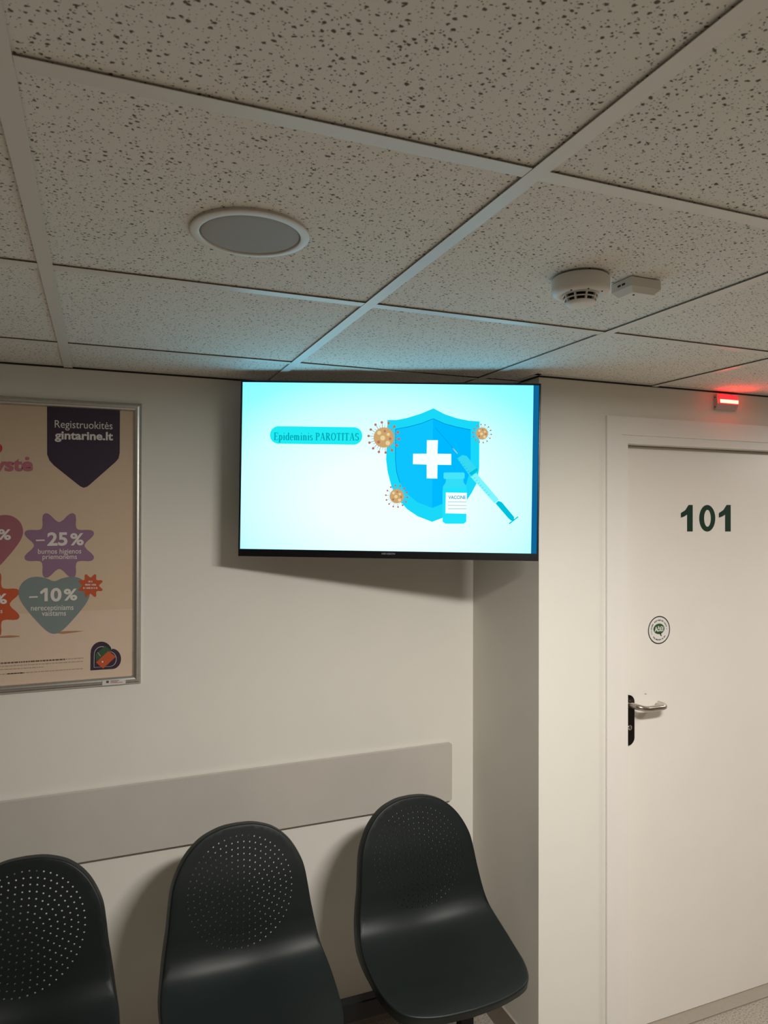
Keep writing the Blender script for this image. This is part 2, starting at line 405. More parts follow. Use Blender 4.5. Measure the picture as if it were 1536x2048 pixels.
jm.box((X_MIN, Y_LEFT - 0.0010, CEIL - 0.0022), (X_RET, Y_LEFT + 0.001, CEIL + 0.004)).box((X_RET - 0.0010, Y_RIGHT - 0.001, CEIL - 0.0022), (X_RET + 0.001, Y_LEFT, CEIL + 0.004)).box((X_RET - 0.001, Y_RIGHT - 0.0010, CEIL - 0.0022), (X_MAX, Y_RIGHT + 0.001, CEIL + 0.004))
jm.build('shadow_strip', M['dark'], ceiling)  # dark strip standing in for the shadow line between wall and ceiling
MBv = MB().box((X_MIN - 0.1, Y_REAR - 0.1, TOP), (X_MAX + 0.1, Y_LEFT + 0.1, TOP + 0.05)).build('ceiling_void', M['dark'], ceiling)

# skirtings
def skirting(name, a, b, label):
    mb = MB().box((a[0], a[1], 0), (b[0], b[1], 0.088))
    return structure(name, mb, M['skirt'], label, 'skirting')
skirting('baseboard_left', (X_MIN, Y_LEFT - 0.008), (X_RET - 0.008, Y_LEFT), 'taupe skirting along the floor behind the seats')
skirting('baseboard_return', (X_RET - 0.008, Y_RIGHT - 0.008), (X_RET, Y_LEFT - 0.0), 'taupe skirting on the short return wall beside the end seat')
skirting('baseboard_right', (X_RET, Y_RIGHT - 0.008), (1.502, Y_RIGHT), 'taupe skirting between the corner and the door frame')

# ------------------------------------------------------------------ ceiling lamps
for n, (cx, cy, watts) in enumerate(LAMPS):
    t = empty('ceiling_light', (cx, cy, CEIL), ['long white surface-mounted light on the ceiling in front of the door wall', 'unseen white ceiling light far beyond the door, added to brighten the door wall'][n], 'light', 'surface-mounted ceiling lights')
    MB().box((-.275, -.11, -0.034), (.275, .11, -0.0005), bev=0.004).build('housing', M['white'], t)
    MB().box((-.25, -.092, -0.0385), (.25, .092, -0.033), bev=0.002).build('diffuser', emat('lit diffuser', LAMP_COLOR, 4.0), t)
    ld = bpy.data.lights.new('tube_glow', 'AREA'); ld.shape = 'RECTANGLE'; ld.size = 0.48; ld.size_y = 0.18; ld.energy = watts; ld.color = LAMP_COLOR
    lo = bpy.data.objects.new('tube_glow', ld); COL.objects.link(lo); lo.parent = t; lo.location = (0, 0, -0.041)

# ------------------------------------------------------------------ door
door = empty('door_1', (2.07, Y_RIGHT, 0), 'cream door numbered 101 in a pale metal frame', 'door', kind='structure')
B = (2.07, Y_RIGHT, 0)
fx0, fx1 = 1.508, 2.66; fzt = 1.729 + 0.323
fm = MB()
# outer casing (three sides), inner step, jambs and head
def casing(x0, x1, zt, w, ya, yb):
    fm.box((x0, ya, 0), (x0 + w, yb, zt)); fm.box((x1 - w, ya, 0), (x1, yb, zt)); fm.box((x0 + w, ya, zt - w), (x1 - w, yb, zt))
casing(fx0, fx1, fzt, 0.059, Y_RIGHT - 0.0085, Y_RIGHT + 0.02)
casing(fx0 + 0.059, fx1 - 0.059, fzt - 0.056, 0.030, Y_RIGHT - 0.0028, Y_RIGHT + 0.095)
shift(fm.build('door_frame', M['frame_paint'], door), B)
sx0, sx1, szt = fx0 + 0.089, fx1 - 0.089, fzt - 0.086
sm_ = MB().box((sx0, Y_LEAF - 0.006, szt - 0.009), (sx1, Y_LEAF + 0.01, szt)).box((sx0, Y_LEAF - 0.006, 0), (sx0 + 0.008, Y_LEAF + 0.01, szt)).box((sx1 - 0.008, Y_LEAF - 0.006, 0), (sx1, Y_LEAF + 0.01, szt))
shift(sm_.build('door_seal', M['seal'], door), B)
lf = MB().box((sx0 + 0.004, Y_LEAF, 0.006), (sx1 - 0.004, Y_LEAF + 0.04, szt - 0.004))
fl = Flat((2.0, Y_LEAF, 1.0), (1, 0, 0), (0, 0, 1))
for (u, v, a, b) in ((1291, 1388, 2.6, 1.0), (1243.5, 1443, 1.0, 1.2), (1247, 1985, 0.8, 1.5)):
    if u > 1256: fl.poly([fl.px(*p) for p in ellipse(u, v, a, b, 10)], 1, 1)
lf.add(fl.mb.v, fl.mb.f, 1)
leaf = shift(lf.build('door_leaf', [M['leaf'], M['seal']], door), B)
shift(MB().box((fx0 + 0.03, Y_RIGHT + 0.0, 0.0005), (fx1 - 0.03, Y_LEAF + 0.04, 0.004)).build('threshold', M['skirt'], door), B)

# number
fl = Flat((2.0, Y_LEAF, 1.0), (1, 0, 0), (0, 0, 1), 0.0004)
c5 = lambda p: fl.px(1180 + p[0] / 4.3146, 780 + p[1] / 4.3146)
for dx in (0, 328):
    fl.poly([c5((x + dx, y)) for x, y in ((783, 1102), (783, 1062), (822, 1036), (850, 992), (886, 992), (886, 1221), (837, 1221), (837, 1076), (812, 1092))], 0, 1)
fl.ring([c5(p) for p in ellipse(1011, 1107, 69.5, 115, 40)], [c5(p) for p in ellipse(1013, 1107, 29, 73, 40)], 0, 1)
num = shift(fl.build('door_number', mat('green vinyl', srgb(4, 50, 30), 0.6, spec=0.25, noise=0.03, nscale=60), door), B); num['label'] = 'dark green number 101'

# round sticker
sc_, sz_ = fl.px(1318, 1260)
st = Flat((2.0 + sc_, Y_LEAF, 1.0 + sz_), (1, 0, 0), (0, 0, 1), 0.0003)
Rr = 0.0480
st.poly(ellipse(0, 0, Rr, n=56), 0, 1)
st.ring(ellipse(0, 0, Rr, n=56), ellipse(0, 0, Rr * 0.925, n=56), 1, 2)
st.poly(ellipse(-0.0005, 0.0040, Rr * 0.50, Rr * 0.375, 40), 2, 2)
st.poly(chaikin([(0.002, -0.010), (0.010, -0.012), (0.009, -0.016), (0.013, -0.0215), (0.008, -0.0215), (0.004, -0.017)], 1), 2, 2)
vs, fs = text_polys('Ačiū!', 0.035)
x0_, x1_ = min(v[0] for v in vs), max(v[0] for v in vs); y1_ = max(v[1] for v in vs)
st.mb.add([st.w(-0.0195 + (x - x0_) / (x1_ - x0_) * 0.038, -0.004 + y / y1_ * 0.0175, 3) for x, y in vs], fs, 0)
rnd = random.Random(3)
def arc_writing(a0, a1, up):
    a = a0
    while a < a1:
        L = rnd.choice((0.045, 0.06, 0.035, 0.05)); t = math.radians(90) - a if up else math.radians(270) + a
        if rnd.random() < 0.86:
            hgt = rnd.choice((0.0048, 0.0052, 0.0042)); rr = Rr * 0.70
            er, et = Vector((math.cos(t), math.sin(t))), Vector((-math.sin(t), math.cos(t)))
            for k in (-1, 1):
                q = [er * (rr + s_ * hgt / 2) + et * (k * L * rr * 0.30 + w_ * 0.0004) for s_, w_ in ((-1, -1), (-1, 1), (1, 1), (1, -1))]
                st.poly([(p.x, p.y) for p in q], 3, 2)
            q = [er * (rr + s_ * 0.0005) + et * (w_ * L * rr * 0.30) for s_, w_ in ((-1, -1), (-1, 1), (1, 1), (1, -1))]
            st.poly([(p.x, p.y) for p in q], 3, 2)
        a += L * 1.55
arc_writing(-1.95, 1.55, True); arc_writing(-0.85, 0.95, False)
sk = shift(st.build('sticker', [mat('sticker paper', (0.80, 0.775, 0.75), 0.4, noise=0.01), mat('sticker ring', (0.012, 0.010, 0.008), 0.5, noise=0.1), mat('sticker green', srgb(44, 86, 40), 0.45, noise=0.04), mat('sticker ink', (0.10, 0.095, 0.085), 0.6, noise=0.1)], door), B)
sk['label'] = 'round white sticker with black ring and green speech bubble reading Ačiū!'

# handle set
px_, pz_ = 1.6385, 1.729 - 0.685
pl = MB(); pp = []
prof = rrect(-0.0255, -0.083, 0.0255, 0.085, 0.0245, 8)
for a, b in prof: pp.append((px_ + a, pz_ + b))
pl.prism(pp, Y_LEAF - 0.0075, Y_LEAF + 0.0005, lambda a, b, h: (a, h, b))
plate = shift(pl.build('escutcheon', M['plate'], door), B); plate['label'] = 'dark polished handle plate'
kh = MB().lathe((px_ + 0.003, Y_LEAF, 1.729 - 0.708), [(0.0088, -0.0005), (0.0088, -0.0115), (0.0078, -0.0125), (0.0, -0.0125)], 24, axis='y')
kh.box((px_ + 0.0018, Y_LEAF - 0.0130, 1.729 - 0.713), (px_ + 0.0042, Y_LEAF - 0.0124, 1.729 - 0.703), 1)
shift(kh.build('lock_cylinder', [M['steel'], M['slot']], plate), B)
hz = 1.729 - 0.638; hy = Y_LEAF - 0.056
pts = [(px_, Y_LEAF - 0.004, hz + 0.008), (px_, Y_LEAF - 0.020, hz + 0.008), (px_ + 0.002, Y_LEAF - 0.036, hz + 0.0075), (px_ + 0.009, Y_LEAF - 0.049, hz + 0.006), (px_ + 0.020, hy + 0.0005, hz + 0.003), (px_ + 0.040, hy, hz)]
pts += [(px_ + x, hy, hz) for x in (0.06, 0.08, 0.098)]
for k in range(1, 9):
    a = math.pi / 2 * k / 8; pts.append((px_ + 0.098 + 0.022 * math.sin(a), hy + 0.022 * (1 - math.cos(a)), hz))
pts += [(px_ + 0.120, hy + 0.03, hz), (px_ + 0.120, hy + 0.040, hz)]
hd = shift(MB().tube(pts, 0.0098, 18).build('door_handle', M['steel'], door), B); hd['label'] = 'satin steel lever handle returned towards the door'
shift(MB().lathe((px_, Y_LEAF, hz + 0.008), [(0.0, -0.0105), (0.0125, -0.0105), (0.0135, -0.009), (0.0135, -0.0005)], 30, axis='y').build('rose', M['plate'], hd), B)

# ------------------------------------------------------------------ red corridor lamp over the door
zb, zt_ = 1.729 + 0.369, 1.729 + 0.4215
B = (2.016, Y_RIGHT, (zb + zt_) / 2)
ind = empty('corridor_lamp', B, 'small wall lamp with a glowing red strip above the door', 'light')
xa, xb = 1.972, 2.067
secA = [(Y_RIGHT - 0.0005, zb), (Y_RIGHT - 0.007, zb), (Y_RIGHT - 0.017, zb + 0.018), (Y_RIGHT - 0.013, zt_), (Y_RIGHT - 0.0005, zt_)]
shift(MB().prism(secA, xa, xb, lambda a, b, h: (h, a, b)).build('housing', mat('lamp housing', (0.55, 0.50, 0.47), 0.35, noise=0.02), ind), B)
for z in (zb + 0.009, zt_ - 0.010):
    shift(MB().lathe((xa - 0.0001, Y_RIGHT - 0.0055, z), [(0.0, -0.0018), (0.0018, -0.0018), (0.0018, 0.0018), (0.0, 0.0018)], 14, axis='y').build('screw', M['slot'], ind), B)
secL = [(Y_RIGHT - 0.0172, zb + 0.0192), (Y_RIGHT - 0.0195, zb + 0.0202), (Y_RIGHT - 0.0153, zt_ + 0.0002), (Y_RIGHT - 0.0132, zt_)]
lens = shift(MB().prism(secL, xa + 0.008, xb - 0.002, lambda a, b, h: (h, a, b)).build('lens', mat('red lens', (0.5, 0.03, 0.04), 0.25, emit=(1.0, 0.035, 0.055), estr=0.75), ind), B)
LED_COL = (1.0, 0.020, 0.012)
n_led = 6; LEDM = emat('red led', LED_COL, 60.0)
for k in range(n_led):
    cx = xa + 0.009 + (k + 0.5) * (xb - xa - 0.012) / n_led; w_ = (xb - xa - 0.012) / n_led * 0.46
    shift(MB().box((cx - w_, Y_RIGHT - 0.0215, zb + 0.0225), (cx + w_, Y_RIGHT - 0.0178, zb + 0.0345), bev=0.001).build('led', LEDM, lens), B)

# ------------------------------------------------------------------ wall rail behind the seats
zr0, zr1 = 1.729 - 1.0135, 1.729 - 0.8095
ra = MB(); xr = 1.161; xl = -1.6
ra.prism(rrect(xl, zr0, xr, zr1, 0.008, 5), Y_LEFT - 0.018, Y_LEFT - 0.003, lambda a, b, h: (a, h, b))
rail = ra.build('wall_guard', M['rail'])
tag(rail, 'long flat grey guard board fixed to the wall behind the seats', 'wall board')
for x in (-1.2, -0.5, 0.2, 0.9): MB().box((x, Y_LEFT - 0.003, zr0 + 0.03), (x + 0.05, Y_LEFT, zr1 - 0.03)).build('spacer', M['dark'], rail)

# ------------------------------------------------------------------ poster
pz0, pz1, pxr = 1.729 - 0.508, 1.729 + 0.3365, 0.1125; pxl = pxr - 0.600
B = ((pxl + pxr) / 2, Y_LEFT, pz0)
poster = empty('poster', B, 'framed tan pharmacy poster with purple star and teal heart discounts', 'poster')
fp = [(0.0, 0.0), (0.0, 0.0055), (0.0018, 0.0085), (0.006, 0.0118), (0.0115, 0.0130), (0.017, 0.0118), (0.0215, 0.0080), (0.0238, 0.0040), (0.0240, 0.0020)]
pf = MB(); k = len(fp)
cors = [((pxl, pz0), (1, 1)), ((pxr, pz0), (-1, 1)), ((pxr, pz1), (-1, -1)), ((pxl, pz1), (1, -1))]
for q in range(4):
    (c0, d0), (c1, d1) = cors[q], cors[(q + 1) % 4]; vs = []
    for (c, d) in ((c0, d0), (c1, d1)):
        vs += [(c[0] + d[0] * a, Y_LEFT - 0.0005 - h, c[1] + d[1] * a) for a, h in fp]
    pf.add(vs, [(i, i + 1, k + i + 1, k + i) for i in range(k - 1)], 0, True)
shift(pf.build('frame', M['alu'], poster), B)
fl = Flat((0.0, Y_LEFT - 0.0026, 1.729), (1, 0, 0), (0, 0, 1), 0.00012)
PM = {n: mat('print ' + n, c, 0.42, spec=0.35, noise=0.012, nscale=30) for n, c in {
    'tan': (0.67, 0.51, 0.365), 'floor': (0.72, 0.56, 0.43), 'navy': (0.048, 0.031, 0.055), 'white': (0.78, 0.72, 0.68), 'violet': (0.30, 0.172, 0.262),
    'pink': (0.37, 0.135, 0.165), 'teal': (0.215, 0.268, 0.258), 'orange': (0.56, 0.105, 0.040), 'rose': (0.50, 0.17, 0.22), 'red': (0.62, 0.08, 0.06),
    'ink': (0.16, 0.10, 0.08), 'green': (0.045, 0.11, 0.055), 'contact': (0.46, 0.24, 0.14), 'grey': (0.45, 0.34, 0.27), 'sticker': (0.68, 0.66, 0.64)}.items()}
names = list(PM); I = {n: i for i, n in enumerate(names)}
zi0, zi1 = pz0 + 0.022 - 1.729, pz1 - 0.022 - 1.729
fl.poly([(pxl + .022, zi0), (pxr - .022, zi0), (pxr - .022, zi1), (pxl + .022, zi1)], I['tan'], 0)
zh = fl.px(263, 1217.5)[1]
fl.poly([(pxl + .022, zi0), (pxr - .022, zi0), (pxr - .022, zh), (pxl + .022, zh)], I['floor'], 1)
# banner
bn = [(94, 806), (240, 815), (239.5, 906), (237, 917), (231, 924), (180, 969), (174, 973.5), (167.5, 975.5), (161, 973), (155, 968.5), (108, 931), (99, 921), (94.3, 909)]
fl.poly(fl.pxs(bn), I['navy'], 2)
fl.text('Registruokitės', (109.5, 855.2), (225, 858.6), (110, 840.3), I['white'], 3, 0.0, 'cap')
fl.text('gintarine.lt', (109.5, 877.8), (226, 880.2), (112, 861.5), I['white'], 3, 0.03)
# heading fragment
fl.text('ystė', (-15, 941.5), (66, 941.0), (-15, 913.5), I['rose'], 3, 0.045)
fl.poly(fl.pxs(ellipse(-6, 896.5, 11, 10.5, 28)), I['red'], 3)
# shapes
fl.poly(fl.pxs(heart(-25, 1029, 1146, 145)), I['pink'], 2)
fl.poly(fl.pxs(star(118.5, 1091, 73.5, 51, 8, 22.5, 1.0, 0.93)), I['violet'], 3)
fl.poly(fl.pxs([(20, 1270.5), (38, 1271.5), (40, 1273.5), (22, 1275.5), (0, 1276), (-20, 1274)]), I['contact'], 2)
fl.poly(fl.pxs([(112, 1266), (125, 1262.5), (150, 1261.5), (168, 1262), (150, 1265), (125, 1268)]), I['contact'], 2)
fl.poly(fl.pxs(star(-31, 1208.5, 74, 51, 8, 22.5, 1.0, 0.93)), I['orange'], 3)
fl.poly(fl.pxs(heart(108.3, 1152.5, 1267.5, 145)), I['teal'], 4)
fl.poly(fl.pxs(star(181, 1171.2, 25.5, 17.5, 8, 22.5, 1.0, 0.94)), I['orange'], 5)
fl.line(fl.pxs([(72, 1080.8), (89.5, 1080.4)]), 0.0042, I['white'], 5); fl.text('25', (94.5, 1090.6), (135, 1090.0), (94.5, 1064.5), I['white'], 5, 0.03)
fl.text('%', (140.5, 1089.5), (167.5, 1089.5), (141, 1066), I['white'], 5, 0.03)
fl.text('burnos higienos', (76, 1107.5), (162.5, 1106.8), (76, 1097.5), I['white'], 5, 0.006)
fl.text('priemonėms', (85, 1118.2), (154, 1117.8), (85, 1109), I['white'], 5, 0.006)
fl.line(fl.pxs([(58.5, 1194.3), (75.5, 1193.6)]), 0.0042, I['white'], 6); fl.text('0', (101, 1202), (123, 1201.5), (101, 1175.8), I['white'], 6, 0.03)
fl.poly(fl.pxs([(80.5, 1187), (80.5, 1183), (89.5, 1176.2), (95.5, 1176), (95.5, 1202.2), (89, 1202.5), (89, 1183.5), (83.5, 1188)]), I['white'], 6)
fl.text('%', (127.5, 1200), (154.5, 1199.5), (128, 1177.5), I['white'], 6, 0.03)
fl.text('nereceptiniams', (62, 1221), (147, 1219.5), (62, 1211.2), I['white'], 6, 0.006)
fl.text('vaistams', (83.5, 1231.6), (132, 1231), (84, 1222), I['white'], 6, 0.006)
fl.text('%', (-4, 1078.5), (22, 1079), (-4, 1058), I['white'], 5, 0.03)
fl.text('%', (-13, 1206.5), (14, 1207), (-13, 1186.5), I['white'], 5, 0.03)
fl.text('s', (1, 1226), (5, 1226), (1, 1220), I['white'], 5, 0.01)
# small writing of the orange star, too small to read
for (x0_, x1_, y) in ((177, 184.5, 1163), (170.5, 192, 1169.5), (166.5, 195, 1176)):
    x = x0_
    while x < x1_:
        w_ = rnd.uniform(1.0, 2.0); fl.poly(fl.pxs([(x, y - 1.6), (min(x + w_, x1_), y - 1.6), (min(x + w_, x1_), y + 1.6), (x, y + 1.6)]), I['grey' if rnd.random() < .4 else 'white'], 6); x += w_ + 0.7
# small print rows
def row(xa, ya, xb, yb, hgt, m_):
    x = xa
    while x < xb:
        w_ = rnd.uniform(3, 9); x2 = min(x + w_, xb); ya_ = ya + (yb - ya) * (x - xa) / (xb - xa); y2_ = ya + (yb - ya) * (x2 - xa) / (xb - xa)
        fl.poly(fl.pxs([(x, ya_ - hgt), (x2, y2_ - hgt), (x2, y2_ + hgt), (x, ya_ + hgt)]), I[m_], 3); x = x2 + 1.2
row(-30, 1328.5, 130, 1318.6, 1.5, 'ink'); row(131, 1318.4, 167, 1316, 1.0, 'grey')
row(-30, 1335, 167, 1322.5, 1.0, 'grey'); row(-30, 1341.5, 88, 1333.8, 1.0, 'grey'); row(-30, 1351, 167, 1337, 1.0, 'grey'); row(15, 1347.8, 48, 1345.5, 1.0, 'ink')
# heart emblem with two cards
c8 = lambda x, y: fl.px(x / 5.12, 1120 + y / 5.12)
def emblem(s_):
    p = [(925, 1131), (927, 960)] + [(1038 + 110 * math.cos(a), 948 + 113 * math.sin(a)) for a in [math.pi * (1 + i / 12) for i in range(1, 12)]][:11]
    p += [(1147, 912)] + [(1150 + 90 * math.cos(a), 1012 + 104 * math.sin(a)) for a in [-math.pi / 2 + math.pi * i / 14 for i in range(0, 15)]] 
    cx_, cy_ = 1062, 1020
    return [(cx_ + (x - cx_) * s_, cy_ + (y - cy_) * s_) for x, y in p]
fl.poly([c8(*p) for p in emblem(1.0)], I['navy'], 3)
fl.ring([c8(*p) for p in emblem(0.735)], [c8(*p) for p in emblem(0.712)], I['white'], 4)
fl.poly([c8(*p) for p in ((978, 965), (1075, 880), (1142, 925), (985, 1035))], I['green'], 5)
fl.poly([c8(*p) for p in ((982, 1048), (1110, 932), (1186, 990), (1056, 1112))], I['orange'], 6)
fl.poly([c8(*p) for p in ellipse(1050, 1042, 8, 10, 12)], I['white'], 7)
fl.line([c8(1000, 945), c8(1030, 985)], 0.002, I['grey'], 6)
pr = shift(fl.build('print', list(PM.values()), poster), B); pr['label'] = 'tan print with violet star, teal heart and dark banner'
# maker's sticker on the frame
ff = Flat((0, Y_LEFT - 0.0146, 1.729), (1, 0, 0), (0, 0, 1), 0.0001)
ff.poly(ff.pxs([(205, 1361), (251.5, 1358.5), (251, 1367.5), (204.5, 1371)]), 0, 0)
ff.poly(ff.pxs([(212.3, 1361.6), (217.8, 1361.2), (217.5, 1366), (212.2, 1366.5)]), 1, 1)
for (x0_, y0_, x1_) in ((220.5, 1361.8, 238), (221, 1364, 235), (220.5, 1366, 245)):
    ff.poly(ff.pxs([(x0_, y0_ - .55), (x1_, y0_ - .55 - (x1_ - x0_) * .06), (x1_, y0_ + .45 - (x1_ - x0_) * .06), (x0_, y0_ + .45)]), 1 if y0_ < 1366 else 2, 1)
ms = shift(ff.build('frame_sticker', [PM['sticker'], PM['ink'], PM['red']], poster), B); ms['label'] = 'small white sticker on the lower frame edge'

# ------------------------------------------------------------------ television
TW, TH = 0.900, 0.5298
tvc = Vector((0.7992, 1.9539, 1.729 + 0.1353))
tv = empty('television', tvc, 'black flat television showing a vaccine picture, hung in the corner', 'television')
tv.rotation_euler = (0.0034, 0.0135, -0.4035)
TM = Matrix.Translation(tvc) @ tv.rotation_euler.to_matrix().to_4x4()
bz = 0.0055; bzb = 0.0225
bm_ = MB()
def bar(x0, z0, x1, z1, bev=0.0012): bm_.box((x0, -0.001, z0), (x1, 0.028, z1), bev=bev)
bar(-TW / 2, TH / 2 - bz, TW / 2, TH / 2); bar(-TW / 2, -TH / 2, TW / 2, -TH / 2 + bzb)
bar(-TW / 2, -TH / 2 + bzb, -TW / 2 + bz, TH / 2 - bz); bar(TW / 2 - bz, -TH / 2 + bzb, TW / 2, TH / 2 - bz)
bez = bm_.build('bezel', M['bezel'], tv)
bk = MB().box((-TW / 2 + 0.004, 0.012, -TH / 2 + 0.004), (TW / 2 - 0.004, 0.030, TH / 2 - 0.004)).box((-0.30, 0.030, -0.20), (0.30, 0.060, 0.16), bev=0.012)
back = bk.build('back_cover', M['tvback'], tv)
ux = (TM.to_3x3() @ Vector((1, 0, 0))); uz = (TM.to_3x3() @ Vector((0, 0, 1))); un = (TM.to_3x3() @ Vector((0, -1, 0)))
fl = Flat(tvc - un * 0.002, ux, uz, 0.00012)
EM = [('bg', None), ('band', (0.004, 0.125, 0.30)), ('pill', (0.015, 0.80, 0.87)), ('pilltext', (0.0, 0.36, 0.42)), ('shield', (0.01, 0.66, 0.90)), ('shieldL', (0.004, 0.53, 0.97)),
      ('shieldR', (0.0, 0.47, 0.96)), ('dline', (0.0, 0.24, 0.55)), ('white', (0.90, 1.05, 1.05)), ('virus', (0.58, 0.36, 0.15)), ('vlight', (0.78, 0.62, 0.33)), ('spike', (0.46, 0.17, 0.11)),
      ('vial', (0.03, 0.70, 0.90)), ('liquid', (0.012, 0.74, 0.93)), ('cap', (0.06, 0.75, 0.93)), ('vtext', (0.01, 0.30, 0.45)), ('barrel', (0.035, 0.66, 0.86)), ('rod', (0.20, 0.88, 1.0)), ('plunger', (0.0, 0.52, 0.70)), ('gold', (0.40, 0.62, 0.55))]
EI = {n: i for i, (n, c) in enumerate(EM)}
emats = [screen_mat()] + [emat('picture ' + n, c) for n, c in EM[1:]]
a0, a1, b0, b1 = -TW / 2 + bz - .001, TW / 2 - bz + .001, -TH / 2 + bzb - .001, TH / 2 - bz + .001
fl.poly([(a0, b0), (a1, b0), (a1, b1), (a0, b1)], EI['band'], 0)
ab = 0.5 * (fl.px(1067, 771)[0] + fl.px(1062, 1104)[0])
fl.poly([(a0, b0), (ab, b0), (ab, b1), (a0, b1)], EI['bg'], 1)
t2 = lambda x, y: fl.px(460 + x / 2.4, 740 + y / 2.4)
T = lambda pts: [t2(*p) for p in pts]
# pill with the heading
p0, p1 = t2(192, 314), t2(635, 316); r_ = (t2(400, 272)[1] - t2(400, 356)[1]) / 2; cy_ = (t2(400, 272)[1] + t2(400, 356)[1]) / 2
fl.poly(rrect(p0[0], cy_ - r_, p1[0], cy_ + r_, r_ * 0.98, 10), EI['pill'], 2)
# serif letters drawn as strokes: unit box, x 0..w, y 0 baseline .. 1 cap height; (x0,y0,x1,y1,width)
TH_, TN = 0.15, 0.06
def arc(cx, cy, rx, ry, a0_, a1_, wv, n=10):
    q = [(cx + rx * math.cos(math.radians(a0_ + (a1_ - a0_) * i / n)), cy + ry * math.sin(math.radians(a0_ + (a1_ - a0_) * i / n))) for i in range(n + 1)]
    return [(q[i][0], q[i][1], q[i + 1][0], q[i + 1][1], TN + (wv - TN) * abs(math.cos(math.radians(a0_ + (a1_ - a0_) * (i + .5) / n)))) for i in range(n)]
def stem(x, y0, y1, s0=True, s1=True, w=0.17):
    o = [(x, y0, x, y1, TH_)]
    if s0: o.append((x - w, y0 + .02, x + w, y0 + .02, TN))
    if s1: o.append((x - w, y1 - .02, x + w, y1 - .02, TN))
    return o
GL = {
 'E': (0.68, stem(.18, 0, 1) + [(.18, .98, .60, .98, TN), (.18, .02, .63, .02, TN), (.18, .52, .47, .52, TN), (.60, .98, .60, .80, TN), (.63, .02, .63, .22, TN), (.47, .42, .47, .62, TN)]),
 'p': (0.60, stem(.16, -.30, .66, True, False) + [(.04, .63, .16, .66, TN)] + arc(.30, .33, .20, .33, -130, 130, TH_)),
 'i': (0.34, stem(.18, 0, .66, True, False, .13) + [(.06, .62, .18, .65, TN), (.13, .92, .24, .92, .13)]),
 'd': (0.62, stem(.46, 0, 1, False, False) + [(.34, .97, .46, .99, TN), (.46, .02, .60, .04, TN)] + arc(.29, .33, .20, .33, 50, 310, TH_)),
 'e': (0.52, arc(.27, .33, .19, .33, 0, 310, TH_, 14) + [(.09, .36, .46, .36, TN)]),
 'm': (0.94, stem(.16, 0, .66, True, False, .12) + [(.04, .62, .16, .65, TN)] + stem(.46, 0, .5, True, False, .12) + stem(.76, 0, .5, True, False, .12) + arc(.31, .46, .15, .19, 0, 170, TH_, 6) + arc(.61, .46, .15, .19, 0, 170, TH_, 6)),
 'n': (0.64, stem(.16, 0, .66, True, False, .12) + [(.04, .62, .16, .65, TN)] + stem(.48, 0, .5, True, False, .12) + arc(.32, .46, .16, .19, 0, 170, TH_, 6)),
 's': (0.44, arc(.22, .49, .14, .16, 30, 260, TH_, 8) + arc(.22, .17, .14, .17, 80, -150, TH_, 8)),
 'P': (0.66, stem(.18, 0, 1) + arc(.30, .74, .27, .24, -90, 90, TH_) + [(.18, .98, .30, .98, TN), (.18, .50, .30, .50, TN)]),
 'A': (0.78, [(.36, 1, .12, 0, TN), (.38, 1, .64, 0, TH_), (.20, .34, .54, .34, TN), (.0, .02, .24, .02, TN), (.50, .02, .78, .02, TN)]),
 'R': (0.74, stem(.18, 0, 1) + arc(.30, .75, .25, .23, -90, 90, TH_) + [(.18, .98, .30, .98, TN), (.18, .52, .30, .52, TN), (.34, .52, .62, .02, TH_), (.58, .02, .74, .02, TN)]),
 'O': (0.80, arc(.40, .5, .30, .49, 0, 360, TH_, 22)),
 'T': (0.72, stem(.36, 0, 1, True, False) + [(.06, .98, .66, .98, TN), (.06, .98, .06, .76, TN), (.66, .98, .66, .76, TN)]),
 'I': (0.38, stem(.19, 0, 1)),
 'S': (0.60, arc(.30, .74, .20, .24, 20, 265, TH_, 9) + arc(.30, .26, .21, .26, 85, -160, TH_, 9)),
 ' ': (0.30, [])}
msg = 'Epideminis PAROTITAS'; tot = sum(GL[c][0] + 0.04 for c in msg)
L0 = fl.px(547.5, 880.0); L1 = fl.px(718.5, 881.0); cap = fl.px(690, 866.2)[1] - fl.px(690, 881)[1]; kx = (L1[0] - L0[0]) / tot
xx = 0.0
for ch in msg:
    w_, segs = GL[ch]
    for (xa_, ya_, xb_, yb_, wd) in segs:
        fl.line([(L0[0] + (xx + xa_) * kx, L0[1] + (L1[1] - L0[1]) * xx / tot + ya_ * cap), (L0[0] + (xx + xb_) * kx, L0[1] + (L1[1] - L0[1]) * xx / tot + yb_ * cap)], wd * kx * 1.15, EI['pilltext'], 3)
    xx += w_ + 0.04
# shield
out = [(977, 184), (1030, 212), (1090, 232), (1145, 243), (1198, 247), (1197, 330), (1196, 470), (1186, 540), (1160, 590), (1120, 650), (1060, 695), (970, 729), (900, 702), (850, 668), (805, 618), (775, 560), (757, 490), (749, 430), (752, 360), (757, 300), (755, 240), (800, 240), (850, 230), (915, 210)]
fl.poly(T(out), EI['shield'], 2)
iL = [(975, 234), (920, 256), (860, 272), (795, 284), (794, 430), (800, 490), (815, 540), (845, 590), (900, 635), (970, 662)]
iR = [(975, 234), (1030, 258), (1090, 274), (1155, 287), (1155, 430), (1150, 490), (1135, 545), (1105, 590), (1040, 635), (970, 662)]
fl.poly(T(iL), EI['shieldL'], 3); fl.poly(T(iR), EI['shieldR'], 3)
fl.line(T(iL[:7]), 0.0017, EI['dline'], 4); fl.line(T(iR[:4]), 0.0017, EI['dline'], 4)
fl.poly(T([(945, 337), (998, 337), (996, 402), (1062, 403), (1062, 456), (996, 455), (995, 521), (944, 520), (944, 454), (878, 452), (879, 402), (944, 402)]), EI['white'], 5)
